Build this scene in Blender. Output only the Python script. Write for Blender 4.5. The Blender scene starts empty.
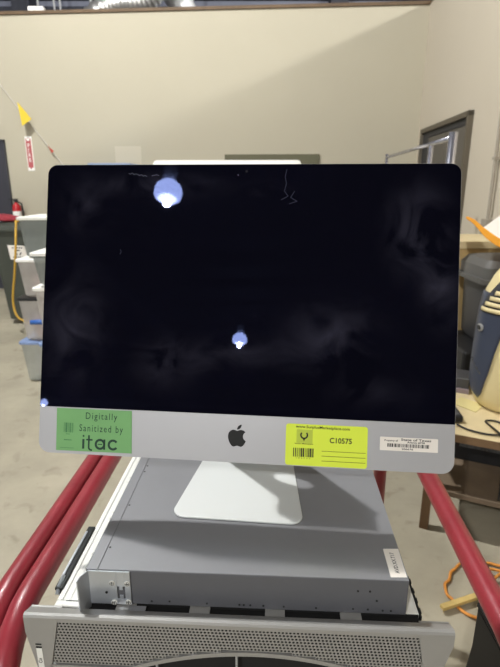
import bpy, bmesh, math, random
from mathutils import Vector, Matrix
PI = math.pi
rnd = random.Random(7)
scn = bpy.context.scene
COL = scn.collection

# ------------------------------------------------------------------ materials
def lin(c):
    return tuple(((v/255)/12.92 if v/255 <= .04045 else ((v/255+.055)/1.055)**2.4) for v in c)

def mat(name, rgb, rough=.5, metal=0., noise=0., nscale=8., bump=0., bscale=60., rgb2=None, spec=.5, emit=None, strength=0., coat=0.):
    m = bpy.data.materials.new(name); m.use_nodes = True
    nt = m.node_tree; b = nt.nodes['Principled BSDF']
    c = lin(rgb)
    b.inputs['Base Color'].default_value = (*c, 1)
    b.inputs['Roughness'].default_value = rough
    b.inputs['Metallic'].default_value = metal
    b.inputs['Specular IOR Level'].default_value = spec
    b.inputs['Coat Weight'].default_value = coat
    tc = nt.nodes.new('ShaderNodeTexCoord')
    if noise > 0 or rgb2:
        n = nt.nodes.new('ShaderNodeTexNoise'); n.inputs['Scale'].default_value = nscale
        n.inputs['Detail'].default_value = 6; n.inputs['Roughness'].default_value = .6
        nt.links.new(tc.outputs['Object'], n.inputs['Vector'])
        r = nt.nodes.new('ShaderNodeValToRGB')
        r.color_ramp.elements[0].position = .32; r.color_ramp.elements[1].position = .68
        d = lin(rgb2) if rgb2 else tuple(v*(1-noise) for v in c)
        r.color_ramp.elements[0].color = (*d, 1)
        r.color_ramp.elements[1].color = (*(c if rgb2 else tuple(min(1, v*(1+noise*.5)) for v in c)), 1)
        nt.links.new(n.outputs['Fac'], r.inputs['Fac'])
        nt.links.new(r.outputs['Color'], b.inputs['Base Color'])
    if bump > 0:
        n2 = nt.nodes.new('ShaderNodeTexNoise'); n2.inputs['Scale'].default_value = bscale
        n2.inputs['Detail'].default_value = 4
        nt.links.new(tc.outputs['Object'], n2.inputs['Vector'])
        bp = nt.nodes.new('ShaderNodeBump'); bp.inputs['Strength'].default_value = bump
        bp.inputs['Distance'].default_value = .01
        nt.links.new(n2.outputs['Fac'], bp.inputs['Height']); nt.links.new(bp.outputs['Normal'], b.inputs['Normal'])
    if emit:
        b.inputs['Emission Color'].default_value = (*emit, 1)
        b.inputs['Emission Strength'].default_value = strength
    return m

# ------------------------------------------------------------------ mesh builder
class MB:
    def __init__(s): s.v = []; s.f = []
    def add(s, vs, fs):
        o = len(s.v); s.v += [tuple(v) for v in vs]; s.f += [tuple(i+o for i in f) for f in fs]; return s
    def box(s, x0, x1, y0, y1, z0, z1, tap=0.):
        t = tap
        vs = [(x0+t, y0+t, z0), (x1-t, y0+t, z0), (x1-t, y1-t, z0), (x0+t, y1-t, z0),
              (x0, y0, z1), (x1, y0, z1), (x1, y1, z1), (x0, y1, z1)]
        return s.add(vs, [(3, 2, 1, 0), (4, 5, 6, 7), (0, 1, 5, 4), (1, 2, 6, 5), (2, 3, 7, 6), (3, 0, 4, 7)])
    def prism(s, poly, lo, hi, axis='z'):
        n = len(poly)
        def P(a, b, h):
            return (a, b, h) if axis == 'z' else ((a, h, b) if axis == 'y' else (h, a, b))
        vs = [P(a, b, lo) for a, b in poly]+[P(a, b, hi) for a, b in poly]
        fs = [tuple(range(n))[::-1], tuple(range(n, 2*n))]+[(i, (i+1) % n, n+(i+1) % n, n+i) for i in range(n)]
        return s.add(vs, fs)
    def loft(s, rings, cap=True):
        n = len(rings[0]); vs = [p for r in rings for p in r]; fs = []
        for k in range(len(rings)-1):
            for i in range(n):
                j = (i+1) % n; fs.append((k*n+i, k*n+j, (k+1)*n+j, (k+1)*n+i))
        if cap: fs += [tuple(range(n))[::-1], tuple((len(rings)-1)*n+i for i in range(n))]
        return s.add(vs, fs)
    def lathe(s, prof, cx=0, cy=0, seg=24, cap=True):
        return s.loft([[(cx+r*math.cos(2*PI*i/seg), cy+r*math.sin(2*PI*i/seg), z) for i in range(seg)] for r, z in prof], cap)
    def tube(s, path, r, seg=12, cap=True):
        P = [Vector(p) for p in path]; rings = []; up = None
        for i, p in enumerate(P):
            t = (P[min(i+1, len(P)-1)]-P[max(i-1, 0)]).normalized()
            if up is None:
                up = Vector((0, 0, 1)) if abs(t.z) < .9 else Vector((1, 0, 0))
            a = (up-t*up.dot(t)).normalized(); b = t.cross(a); up = a
            rr = r(i/(len(P)-1)) if callable(r) else r
            rings.append([p+a*rr*math.cos(2*PI*k/seg)+b*rr*math.sin(2*PI*k/seg) for k in range(seg)])
        return s.loft(rings, cap)
    def disc(s, c, r, h, axis='z', seg=16):
        pts = [(r*math.cos(2*PI*i/seg), r*math.sin(2*PI*i/seg)) for i in range(seg)]
        x, y, z = c
        if axis == 'z': return s.prism([(x+a, y+b) for a, b in pts], z, z+h)
        if axis == 'y': return s.prism([(x+a, z+b) for a, b in pts], y, y+h, 'y')
        return s.prism([(y+a, z+b) for a, b in pts], x, x+h, 'x')
    def build(s, name, m, parent=None, smooth=False, bevel=0, seg=2, solid=0, label=None):
        me = bpy.data.meshes.new(name); me.from_pydata(s.v, [], s.f); me.validate()
        bm = bmesh.new(); bm.from_mesh(me)
        if not solid: bmesh.ops.recalc_face_normals(bm, faces=bm.faces)
        for f in bm.faces: f.smooth = smooth
        bm.to_mesh(me); bm.free()
        me.materials.append(m)
        o = bpy.data.objects.new(name, me); COL.objects.link(o)
        if parent: o.parent = parent
        if solid:
            md = o.modifiers.new('solid', 'SOLIDIFY'); md.thickness = abs(solid); md.offset = 1 if solid > 0 else -1
        if bevel:
            md = o.modifiers.new('bevel', 'BEVEL'); md.width = bevel; md.segments = seg; md.limit_method = 'ANGLE'; md.angle_limit = .6
        if label: o['label'] = label
        return o

def smooth_angle(o, a=.6):
    me = o.data
    bm = bmesh.new(); bm.from_mesh(me)
    for f in bm.faces: f.smooth = True
    for e in bm.edges:
        if len(e.link_faces) == 2 and e.calc_face_angle() > a: e.smooth = False
    bm.to_mesh(me); bm.free(); return o

def bez(pts, n=8):                              # Catmull-Rom through points
    P = [Vector(p) for p in pts]; out = []
    for i in range(len(P)-1):
        p0 = P[max(i-1, 0)]; p1 = P[i]; p2 = P[i+1]; p3 = P[min(i+2, len(P)-1)]
        for k in range(n):
            t = k/n
            out.append(.5*((2*p1)+(p2-p0)*t+(2*p0-5*p1+4*p2-p3)*t*t+(3*p1-p0-3*p2+p3)*t**3))
    out.append(P[-1]); return out

def rrect(x0, x1, z0, z1, r, n=6, rs=None):     # r or per-corner (bl, br, tr, tl)
    rs = rs or (r, r, r, r); out = []
    for (cx, cz, a0, q) in ((x0, z0, PI, 0), (x1, z0, 1.5*PI, 1), (x1, z1, 0, 2), (x0, z1, .5*PI, 3)):
        R = rs[q]
        if R <= 1e-6: out.append((cx, cz)); continue
        mx = cx+R if q in (0, 3) else cx-R; mz = cz+R if q in (0, 1) else cz-R
        for k in range(n+1):
            a = a0+.5*PI*k/n; out.append((mx+R*math.cos(a), mz+R*math.sin(a)))
    return out

def text_geo(txt, h, width=None, spacing=1.0, bold=0.0):
    """faces of a line of lettering in a 2-D plane, (x, z) with the lower left at 0, cap height h"""
    cu = bpy.data.curves.new('lettering', 'FONT'); cu.body = txt; cu.size = 1; cu.resolution_u = 3
    cu.space_character = spacing; cu.offset = bold
    ob = bpy.data.objects.new('lettering', cu); COL.objects.link(ob)
    dg = bpy.context.evaluated_depsgraph_get(); dg.update()
    me = bpy.data.meshes.new_from_object(ob.evaluated_get(dg))
    vs = [(v.co.x, v.co.y) for v in me.vertices]; fs = [tuple(p.vertices) for p in me.polygons]
    bpy.data.objects.remove(ob); bpy.data.curves.remove(cu); bpy.data.meshes.remove(me)
    x0 = min(v[0] for v in vs); x1 = max(v[0] for v in vs)
    k = h/.7
    kx = k if width is None else width/(x1-x0)
    return [((v[0]-x0)*kx, v[1]*k) for v in vs], fs

def put_text(mb, txt, h, fn, width=None, spacing=1.0, bold=0.0):
    vs, fs = text_geo(txt, h, width, spacing, bold); mb.add([fn(a, b) for a, b in vs], fs)

def empty(name, loc, rz=0, label=None, cat=None, group=None):
    o = bpy.data.objects.new(name, None); COL.objects.link(o); o.empty_display_size = .05
    o.location = loc; o.rotation_euler = (0, 0, rz)
    if label: tag(o, label, cat, group)
    return o

def tag(o, label, cat, group=None):
    o['label'] = label; o['category'] = cat
    if group: o['group'] = group
    return o

def struct(o): o['kind'] = 'structure'; return o

# ------------------------------------------------------------------ camera (phone, 26 mm equivalent, tipped down)
HC = 1.47
cam = bpy.data.cameras.new('camera'); camo = bpy.data.objects.new('camera', cam); COL.objects.link(camo)
camo.location = (0, 0, HC); camo.rotation_euler = (math.radians(90-16.553), 0, 0)
cam.sensor_fit = 'VERTICAL'; cam.sensor_height = 36; cam.sensor_width = 27; cam.lens = 503.39/667*36
cam.clip_start = .02; cam.clip_end = 200
cam.dof.use_dof = True; cam.dof.focus_distance = .76; cam.dof.aperture_fstop = 9.0
scn.camera = camo
scn.view_settings.view_transform = 'Standard'; scn.view_settings.look = 'None'
scn.view_settings.exposure = 0; scn.view_settings.gamma = 1; scn.view_settings.use_curve_mapping = False

# ------------------------------------------------------------------ palette
M = {}
M['wall'] = mat('painted_drywall', (175, 168, 149), .85, noise=.04, nscale=.5)
M['wallr'] = mat('painted_drywall_side_lit', (194, 184, 166), .85, noise=.03, nscale=.5)  # same drywall, lightened: the stronger light on this wall is in the colour
M['cap'] = mat('wood_cap', (98, 78, 56), .7, noise=.25, nscale=6)
M['base'] = mat('baseboard_vinyl', (150, 142, 128), .6)
M['ceil'] = mat('dark_metal_deck', (70, 70, 78), .7, noise=.2, nscale=1.2)
M['farwall'] = mat('grey_metal_siding', (150, 154, 172), .6, noise=.15, nscale=.8)
M['girt'] = mat('dark_girt', (70, 72, 82), .6)
M['whitemetal'] = mat('white_painted_metal', (225, 225, 225), .5)
M['foil'] = mat('crinkled_foil', (205, 203, 200), .32, .8, bump=.9, bscale=18)
M['doorf'] = mat('olive_door_frame', (88, 80, 66), .6)
M['doorp'] = mat('grey_door_panel', (90, 85, 77), .6)
M['doord'] = mat('dark_door_gap', (38, 38, 42), .6)
M['doorb'] = mat('blue_black_door', (50, 50, 58), .5)
M['bin'] = mat('dark_green_bin_plastic', (62, 66, 58), .6, noise=.12, nscale=5)
M['red'] = mat('red_cloth', (140, 44, 54), .9, noise=.3, nscale=14)
M['redp'] = mat('red_powder_coat', (142, 42, 52), .38, noise=.15, nscale=9, bump=.12, bscale=40, coat=.1)
M['white'] = mat('white_plastic', (236, 234, 228), .45)
M['paper'] = mat('white_paper', (228, 222, 214), .8)
M['black'] = mat('black_plastic', (20, 20, 22), .5)
M['ink'] = mat('black_ink', (14, 16, 16), .7)
M['alu'] = mat('anodised_aluminium', (172, 172, 175), .42, .35, bump=.02, bscale=900)
M['foot'] = mat('stand_aluminium', (212, 215, 214), .45, .25)
M['srv'] = mat('grey_steel_cover', (134, 135, 139), .42, .25, noise=.03, nscale=25)
M['srvf'] = mat('grey_steel_front', (98, 99, 104), .5, .3)
M['zinc'] = mat('zinc_plate', (200, 205, 212), .3, .75, bump=.08, bscale=60)
M['lowtop'] = mat('pale_steel_top', (226, 226, 220), .5)
M['bezel'] = mat('silver_grey_bezel', (158, 157, 154), .42, .35, noise=.03, nscale=20)
M['dark'] = mat('dark_inside', (8, 8, 9), .8)
M['blacksteel'] = mat('black_steel', (48, 50, 50), .35, .6)
M['chrome'] = mat('chrome_tube', (205, 205, 215), .2, .9)
M['cream'] = mat('cream_plastic', (214, 198, 150), .45, noise=.05, nscale=6)
M['navy'] = mat('navy_plastic', (50, 57, 74), .38, noise=.05, nscale=6)
M['orange'] = mat('orange_plastic', (232, 158, 46), .45)
M['cord'] = mat('orange_cord', (216, 142, 58), .6)
M['rope'] = mat('mustard_cable', (186, 146, 48), .6)
M['tan'] = mat('plywood', (188, 160, 108), .7, noise=.12, nscale=10)
M['ply'] = mat('pale_bench_board', (212, 194, 152), .6, noise=.08, nscale=8)
M['plyedge'] = mat('board_edge', (116, 90, 62), .7, noise=.15, nscale=12)
M['shelf'] = mat('brown_shelf_board', (118, 102, 84), .75, noise=.25, nscale=5)
M['binblk'] = mat('charcoal_tote_plastic', (58, 58, 60), .5)
M['greydev'] = mat('mesh_grey_device', (96, 96, 96), .6, rgb2=(50, 50, 52), nscale=120)
M['yellow'] = mat('pennant_yellow', (206, 178, 30), .6)
M['sticky'] = mat('yellow_note', (214, 200, 140), .8)
M['pred'] = mat('pennant_red', (176, 60, 50), .6)
M['string'] = mat('white_string', (200, 196, 186), .8)
M['signred'] = mat('sign_red', (170, 84, 86), .5)
M['green'] = mat('green_sticker_paper', (116, 170, 108), .7, noise=.04, nscale=30)
M['greenink'] = mat('green_black_ink', (22, 58, 44), .7)
M['greyink'] = mat('faded_green_ink', (66, 124, 76), .7)
M['lime'] = mat('fluorescent_label', (214, 232, 62), .6)
M['limedk'] = mat('olive_label_print', (180, 196, 66), .7)
M['lumber'] = mat('pale_lumber', (206, 178, 110), .7, noise=.15, nscale=20)
M['navyboard'] = mat('olive_board', (92, 90, 68), .7)
M['bluegrey'] = mat('blue_grey_plastic', (120, 140, 178), .5)
M['lidgrey'] = mat('pale_grey_lid', (222, 222, 214), .5)
M['extred'] = mat('extinguisher_red', (176, 30, 36), .35)
M['bluething'] = mat('blue_plastic', (48, 96, 170), .5)
M['pink'] = mat('pink_fabric', (206, 168, 164), .9, noise=.2, nscale=20)

def clear_plastic(name, rgb, alpha):
    m = mat(name, rgb, .45, noise=.1, nscale=9)
    m.node_tree.nodes['Principled BSDF'].inputs['Alpha'].default_value = alpha
    return m
M['clear'] = clear_plastic('cloudy_clear_plastic', (186, 190, 184), .55)
M['clearpink'] = clear_plastic('cloudy_clear_plastic_warm', (216, 210, 204), .55)
M['cleargrey'] = clear_plastic('cloudy_grey_plastic', (140, 146, 142), .7)

# concrete: mottled, with trowel stains and hairline cracks
def concrete():
    m = mat('worn_concrete', (182, 170, 144), .6)
    nt = m.node_tree; b = nt.nodes['Principled BSDF']; tc = nt.nodes.new('ShaderNodeTexCoord')
    n1 = nt.nodes.new('ShaderNodeTexNoise'); n1.inputs['Scale'].default_value = 1.6; n1.inputs['Detail'].default_value = 8; n1.inputs['Roughness'].default_value = .62
    n2 = nt.nodes.new('ShaderNodeTexNoise'); n2.inputs['Scale'].default_value = 9; n2.inputs['Detail'].default_value = 6; n2.inputs['Distortion'].default_value = .6
    for n in (n1, n2): nt.links.new(tc.outputs['Object'], n.inputs['Vector'])
    r1 = nt.nodes.new('ShaderNodeValToRGB'); e = r1.color_ramp.elements
    e[0].position = .3; e[0].color = (*lin((142, 136, 118)), 1); e[1].position = .7; e[1].color = (*lin((176, 168, 148)), 1)
    nt.links.new(n1.outputs['Fac'], r1.inputs['Fac'])
    r2 = nt.nodes.new('ShaderNodeValToRGB'); e = r2.color_ramp.elements
    e[0].position = .30; e[0].color = (.62, .6, .56, 1); e[1].position = .42; e[1].color = (1, 1, 1, 1)
    nt.links.new(n2.outputs['Fac'], r2.inputs['Fac'])
    mx = nt.nodes.new('ShaderNodeMix'); mx.data_type = 'RGBA'; mx.blend_type = 'MULTIPLY'; mx.inputs[0].default_value = .55
    nt.links.new(r1.outputs['Color'], mx.inputs[6]); nt.links.new(r2.outputs['Color'], mx.inputs[7])
    nt.links.new(mx.outputs[2], b.inputs['Base Color'])
    return m
M['floor'] = concrete()

# dirty glass: black, coated, greasy wiped patches; bluish reflected haze painted into the colours
def screen_glass():
    m = bpy.data.materials.new('coated_black_glass'); m.use_nodes = True
    nt = m.node_tree; b = nt.nodes['Principled BSDF']; L = nt.links.new
    tc = nt.nodes.new('ShaderNodeTexCoord')
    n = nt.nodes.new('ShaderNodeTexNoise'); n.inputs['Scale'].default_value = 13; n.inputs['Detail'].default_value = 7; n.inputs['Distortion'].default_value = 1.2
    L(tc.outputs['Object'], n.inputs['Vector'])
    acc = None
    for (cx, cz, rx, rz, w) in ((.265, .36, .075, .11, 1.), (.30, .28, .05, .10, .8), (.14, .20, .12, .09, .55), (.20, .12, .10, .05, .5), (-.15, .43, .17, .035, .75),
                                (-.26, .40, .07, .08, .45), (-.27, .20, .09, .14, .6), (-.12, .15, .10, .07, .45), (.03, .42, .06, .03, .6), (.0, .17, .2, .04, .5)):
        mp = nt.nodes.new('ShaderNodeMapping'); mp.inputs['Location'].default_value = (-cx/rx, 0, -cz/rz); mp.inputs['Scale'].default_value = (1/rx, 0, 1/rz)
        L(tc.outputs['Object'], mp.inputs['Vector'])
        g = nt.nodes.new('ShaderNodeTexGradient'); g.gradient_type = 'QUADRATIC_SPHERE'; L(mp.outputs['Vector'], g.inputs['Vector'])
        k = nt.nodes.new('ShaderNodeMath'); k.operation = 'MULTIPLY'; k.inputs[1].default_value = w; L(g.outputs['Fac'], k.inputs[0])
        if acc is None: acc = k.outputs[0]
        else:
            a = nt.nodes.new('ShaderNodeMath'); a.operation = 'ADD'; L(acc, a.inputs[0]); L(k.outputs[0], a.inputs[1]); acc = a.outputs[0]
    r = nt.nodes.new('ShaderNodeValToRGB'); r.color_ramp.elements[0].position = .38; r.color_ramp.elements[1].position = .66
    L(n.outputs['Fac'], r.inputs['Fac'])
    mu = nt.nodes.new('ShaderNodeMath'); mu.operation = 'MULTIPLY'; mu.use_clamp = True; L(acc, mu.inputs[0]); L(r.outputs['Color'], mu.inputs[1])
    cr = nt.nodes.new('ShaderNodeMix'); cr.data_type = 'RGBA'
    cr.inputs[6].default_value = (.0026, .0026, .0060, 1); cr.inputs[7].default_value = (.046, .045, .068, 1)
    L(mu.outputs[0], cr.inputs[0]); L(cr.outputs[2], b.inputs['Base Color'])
    b.inputs['Roughness'].default_value = .012
    b.inputs['IOR'].default_value = 1.5; b.inputs['Specular IOR Level'].default_value = .05
    b.inputs['Specular Tint'].default_value = (.42, .5, 1, 1)
    return m
M['glass'] = screen_glass()

# ------------------------------------------------------------------ building
# back wall frame: origin in the right-hand corner, s to the left along the wall, n out towards the room
C0 = Vector((2.14, 6.84)); SU = Vector((-.9973, .0734)); NU = Vector((-.0734, -.9973))
def W(s, n): p = C0+SU*s+NU*n; return p.x, p.y
def wallbox(mb, s0, s1, n0, n1, z0, z1):
    q = [W(s0, n0), W(s1, n0), W(s1, n1), W(s0, n1)]; return mb.prism(q, z0, z1)
def S_of(x):                                     # s of a point on the back wall with this x
    return (x-C0.x)/SU.x

fl = MB(); fl.add([(-22, -32, 0), (24, -32, 0), (24, 17, 0), (-22, 17, 0)], [(0, 1, 2, 3)])
fl.box(-22, 24, -32, 17, -.1, -.002)
struct(fl.build('floor', M['floor']))
wb = MB(); wallbox(wb, -.14, 14, -.14, 0, 0, 3.51); struct(wb.build('wall_back', M['wall']))
wr = MB(); wallbox(wr, -.14, 0, 0, 9.5, 0, 3.51); struct(wr.build('wall_right', M['wallr']))
t = MB(); wallbox(t, -.02, 14, -.16, .025, 3.51, 3.545); wallbox(t, -.16, .0, .0, 9.5, 3.51, 3.545); struct(t.build('trim_1', M['cap']))
t = MB(); wallbox(t, 0, 14, 0, .012, 0, .1); struct(t.build('baseboard_back', M['base']))
t = MB(); wallbox(t, 0, .012, 2.1, 9.5, 0, .1); struct(t.build('baseboard_right', M['base']))

cl = MB(); cl.box(-22, 24, -32, 17, 7.2, 7.3)
for k in range(32): cl.box(-22, 24, -31.9+k*1.5, -31.8+k*1.5, 7.0, 7.2)
for k in range(7): cl.box(-20+k*6.5, -19.7+k*6.5, -32, 17, 6.6, 7.0)
struct(cl.build('ceiling', M['ceil']))
fw = MB(); fw.box(-22, 24, 14, 14.2, 0, 7.2)
struct(fw.build('wall_far', M['farwall']))
g = MB()
for z in (4.9, 5.45, 5.72, 6.0, 6.3, 6.75): g.box(-22, 24, 13.8, 13.97, z, z+.1)
for x in (-5.6, -1.9, 1.9, 5.5): g.box(x, x+.42, 13.5, 13.97, 0, 7.0)
struct(g.build('trim_2', M['girt']))
g = MB()
for k, x in enumerate((-4.25, -4.12, -3.45, -4.6, -1.24)): g.tube([(x, 12.5, 3.0), (x, 12.5, 7.0)], .02+.008*(k == 2), 8)
struct(g.build('trim_3', M['whitemetal']))
bk = MB(); bk.box(-22, 24, -32.2, -32, 0, 7.2); struct(bk.build('wall_rear', M['farwall']))

# double door in the right wall
d = MB()
wallbox(d, -.01, .05, .28, .34, 0, 2.1); wallbox(d, -.01, .05, 1.95, 2.0, 0, 2.1); wallbox(d, -.01, .05, .28, 2.0, 2.05, 2.1)
df = struct(d.build('door_1', M['doorf'], bevel=.004))
d = MB(); wallbox(d, 0, .02, .34, .62, 0, 2.05); wallbox(d, 0, .022, .34, 1.95, 1.99, 2.05); d.build('door_gap', M['doord'], df)
d = MB(); wallbox(d, 0, .03, .63, 1.28, .01, 1.98); d.build('door_leaf', M['doorp'], df)
d = MB(); wallbox(d, 0, .03, 1.29, 1.945, .01, 1.98); d.build('door_leaf', M['doorp'], df)
d = MB(); wallbox(d, .03, .09, 1.22, 1.25, .95, 1.07); d.build('door_handle', M['chrome'], df)
# dark door in the back wall, far left
s0 = S_of(-3.3)
d = MB(); wallbox(d, s0+.05, s0+1.0, 0, .03, .01, 2.0); dl = struct(d.build('door_2', M['doorb']))
d = MB(); wallbox(d, s0, s0+.05, 0, .05, 0, 2.04); wallbox(d, s0+1.0, s0+1.05, 0, .05, 0, 2.04); wallbox(d, s0, s0+1.05, 0, .05, 2.0, 2.04); d.build('door_frame', M['doorb'], dl)
d = MB(); wallbox(d, s0+.1, s0+.13, .03, .09, .95, 1.07); d.build('door_handle', M['blacksteel'], dl)

# conduit on the right wall
cd = MB(); x, y = W(.034, 2.72); cd.tube([(x, y, .3), (x, y, 3.4)], .014, 10)
for z in (.8, 1.65, 2.5): cd.box(x-.02, x+.03, y-.02, y+.02, z, z+.02)
o = cd.build('conduit', M['base']); tag(o, 'thin grey conduit running up the right-hand wall', 'pipe')
bx = MB(); bx.box(x-.035, x+.03, y-.045, y+.045, 1.08, 1.2); bx.build('junction_box', M['base'], o, bevel=.005)

# ------------------------------------------------------------------ high-bay lamps (regular grid at 6 m)
M['globe'] = mat('glowing_refractor', (255, 255, 255), .5, emit=(.85, .93, 1), strength=190)
lamp0 = None
def lamp(x, y, label):
    r = empty('high_bay_lamp', (x, y, 6.0), 0, label, 'ceiling lamp', 'high-bay lamps under the roof')
    h = MB(); h.lathe([(.11, .16), (.13, .2), (.13, .42), (.08, .46)], seg=20); smooth_angle(h.build('housing', M['whitemetal'], r))
    h = MB(); h.tube([(0, 0, .46), (0, 0, 1.1)], .012, 8); h.build('hanger_rod', M['girt'], r)
    h = MB(); h.lathe([(.17, -.19), (.225, -.16), (.245, -.10), (.242, -.02), (.215, .06), (.15, .125), (.09, .155)], seg=20); h.build('globe', M['globe'], r)
    h = bpy.data.lights.new('lamp_light', 'POINT'); h.energy = LP_W; h.shadow_soft_size = .07; h.color = (1, .965, .91)
    ho = bpy.data.objects.new('lamp_light', h); COL.objects.link(ho); ho.parent = r; ho.location = (0, 0, -.27)
    return r
LP_W = 960
lamp(-2.35, 2.85, 'round glowing high-bay lamp hanging above the floor behind the big computer, left')
lamp(7.2, 2.8, 'round glowing high-bay lamp hanging beyond the right-hand wall')
lamp(-2.94, -5.65, 'lamp mirrored large and bluish near the top left of the black screen')
lamp(-3.45, -14.11, 'lamp mirrored small at the middle of the black screen')
lamp(7.2, -5.65, 'glowing lamp hanging behind the viewer, to the right')
lamp(-19.1, -27.5, 'lamp mirrored as a dot in the lower left corner of the black screen')

# ------------------------------------------------------------------ frame of the rack gear: L to the right, D away from the viewer
YAW = -.0509
def F(L, D, z=0): return Vector((L*math.cos(YAW)-D*math.sin(YAW), L*math.sin(YAW)+D*math.cos(YAW), z))
ST = .965            # upper server's top
LT = .907            # lower unit's top

# ---- cart: coordinates local to the root (L, D, z)
cart = empty('utility_cart', (0, 0, 0), YAW, 'red tubular steel cart carrying the rack units, with long side rails', 'cart')
RR = .0198
def rail(L, z, label, Dend=1.40, bend=.66, dx=0.):
    pts = [(L, Dend-.0, z)]
    pts += [(L, Dend-.1-(Dend-.1-bend)*k/6, z) for k in range(7)]
    for k in range(1, 9):
        a = .5*PI*k/8; pts.append((L+dx*(1-math.cos(a)), bend-.15*math.sin(a), z-.15*(1-math.cos(a))))
    for q in (.45, .3, .14): pts.append((L+dx, bend-.15, q))
    o = MB().tube(pts, RR, 20).build('rail', M['redp'], cart, smooth=True, label=label); return o
rail(.344, .85, 'right side rail', bend=.60, dx=-.0)
rail(-.380, .85, 'inner left side rail', bend=.63, dx=.02)
rail(-.4265, .836, 'outer left side rail', bend=.66, dx=.02)
for L, z in ((.342, .85), (-.380, .85), (-.4265, .836)):
    MB().tube([(L, 1.385, z), (L, 1.42, z-.02), (L, 1.43, z-.06), (L, 1.43, .14)], RR, 20).build('upright', M['redp'], cart, smooth=True)
for D, z in ((.47, .55), (1.43, .70), (.47, .22), (1.43, .22)):
    MB().tube([(-.4265, D, z), (.342, D, z)], .015, 14).build('crossbar', M['redp'], cart, smooth=True)
MB().box(-.29, .20, .585, 1.41, .756, .7755).box(-.05, .0, .47, .56, .535, .55).build('deck', M['redp'], cart, bevel=.003)
MB().tube([(-.02, .47, .55), (-.02, .60, .755)], .014, 12).build('deck_brace', M['redp'], cart, smooth=True)
MB().tube([(-.02, 1.43, .70), (-.02, 1.38, .757)], .014, 12).build('deck_brace', M['redp'], cart, smooth=True)
for L in (.342, -.41):
    for D in (.47, 1.43):
        c = MB(); c.box(L-.03, L+.03, D-.03, D+.03, .125, .14); c.box(L-.028, L-.023, D-.02, D+.02, .05, .13); c.box(L+.023, L+.028, D-.02, D+.02, .05, .13)
        co = c.build('caster', M['zinc'], cart)
        MB().disc((L-.02, D, .06), .06, .04, 'x', 24).build('wheel', M['black'], co, smooth=False)

# ---- lower unit
low = empty('rack_server', (0, 0, .777), YAW, 'large lower rack unit with a wide silver perforated bezel and pale lid', 'server')
Z = .777
def zz(z): return z-Z
c = MB(); c.box(-.302, .203, .5600, 1.28, 0, zz(LT)); c.box(-.302, -.2535, .5497, .5600, zz(.87), zz(LT)); ch = c.build('chassis', M['lowtop'], low, bevel=.002)
c = MB(); c.box(-.296, -.293, .56, 1.27, zz(LT), zz(LT)+.0015); c.box(-.284, -.2825, .56, 1.27, zz(LT), zz(LT)+.001); c.build('lid_rib', M['lowtop'], low)
# slide on left outside
c = MB(); c.box(-.3115, -.3025, .585, .715, zz(.880), zz(.9055)); c.box(-.3125, -.3005, .578, .715, zz(.905), zz(.9100))
sl = c.build('slide_latch', M['blacksteel'], low, bevel=.001, label='black steel slide latch')
c = MB(); c.box(-.3115, -.308, .60, .70, zz(.9100), zz(.9118)); c.tube([(-.308, .574, zz(.902)), (-.308, .582, zz(.908)), (-.308, .60, zz(.9118))], .003, 8); c.build('latch_spring', M['zinc'], sl)
c = MB(); c.box(.2032, .2052, .556, .63, zz(.885), zz(.9075))
for k in range(4): c.box(.2032, .2062, .562+k*.018, .570+k*.018, zz(.900), zz(.9085))
c.build('slide_rail', M['blacksteel'], low, label='dark notched slide rail')
# bezel
BD = .524            # its front face
bz = MB()
bz.prism([(BD, zz(.911)), (BD+.0015, zz(.9142)), (BD+.005, zz(.9155)), (.5450, zz(.9085)), (.5450, zz(.9048)), (BD, zz(.9048))], -.3325, .2385, 'x')
for a, b in ((-.3325, -.289), (-.214, -.187), (-.1115, -.0835), (-.0075, .0195), (.0948, .1232), (.1990, .2385)):
    bz.box(a, b, .5450, .5495 if a < -.3 or b > .2 else .5598, zz(.9045), zz(.9072))
# frame around perforated field: polygon pieces on the face
def slab(poly, d0=BD, d1=BD+.004): bz.prism([(a, zz(z)) for a, z in poly], d0, d1, 'y')
def arc(L): return .8675-1.17*(L+.018)**2 if -.2 < L < .165 else 0
def left_edge(z): return -.2865-(.905-z)*.206
def right_edge(z): return .194+(.905-z)*.17
slab([(-.3325, .905), (-.3325, .886), (-.322, .822), (-.315, .78), (-.285, .78), (left_edge(.8299), .8299), (left_edge(.905), .905)])
slab([(.2385, .905), (right_edge(.905), .905), (right_edge(.8299), .8299), (.19, .78), (.218, .78), (.2270, .847), (.2385, .893)])
for k in range(72):
    L0 = -.195+k*.005; L1 = L0+.005
    a, b = max(arc(L0), .8305), max(arc(L1), .8305)
    slab([(L0, a), (L1, b), (L1, b-.0065), (L0, a-.0065)])
slab([(left_edge(.8299)-.002, .8305), (-.195, .8305), (-.195, .824), (left_edge(.8299)-.002, .824)])
slab([(.165, .8305), (right_edge(.8299)+.002, .8305), (right_edge(.8299)+.002, .824), (.165, .824)])
slab([(-.316, .79), (.222, .79), (.222, .778), (-.316, .778)])
bzo = bz.build('bezel', M['bezel'], low, label='silver-grey plastic bezel')
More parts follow.
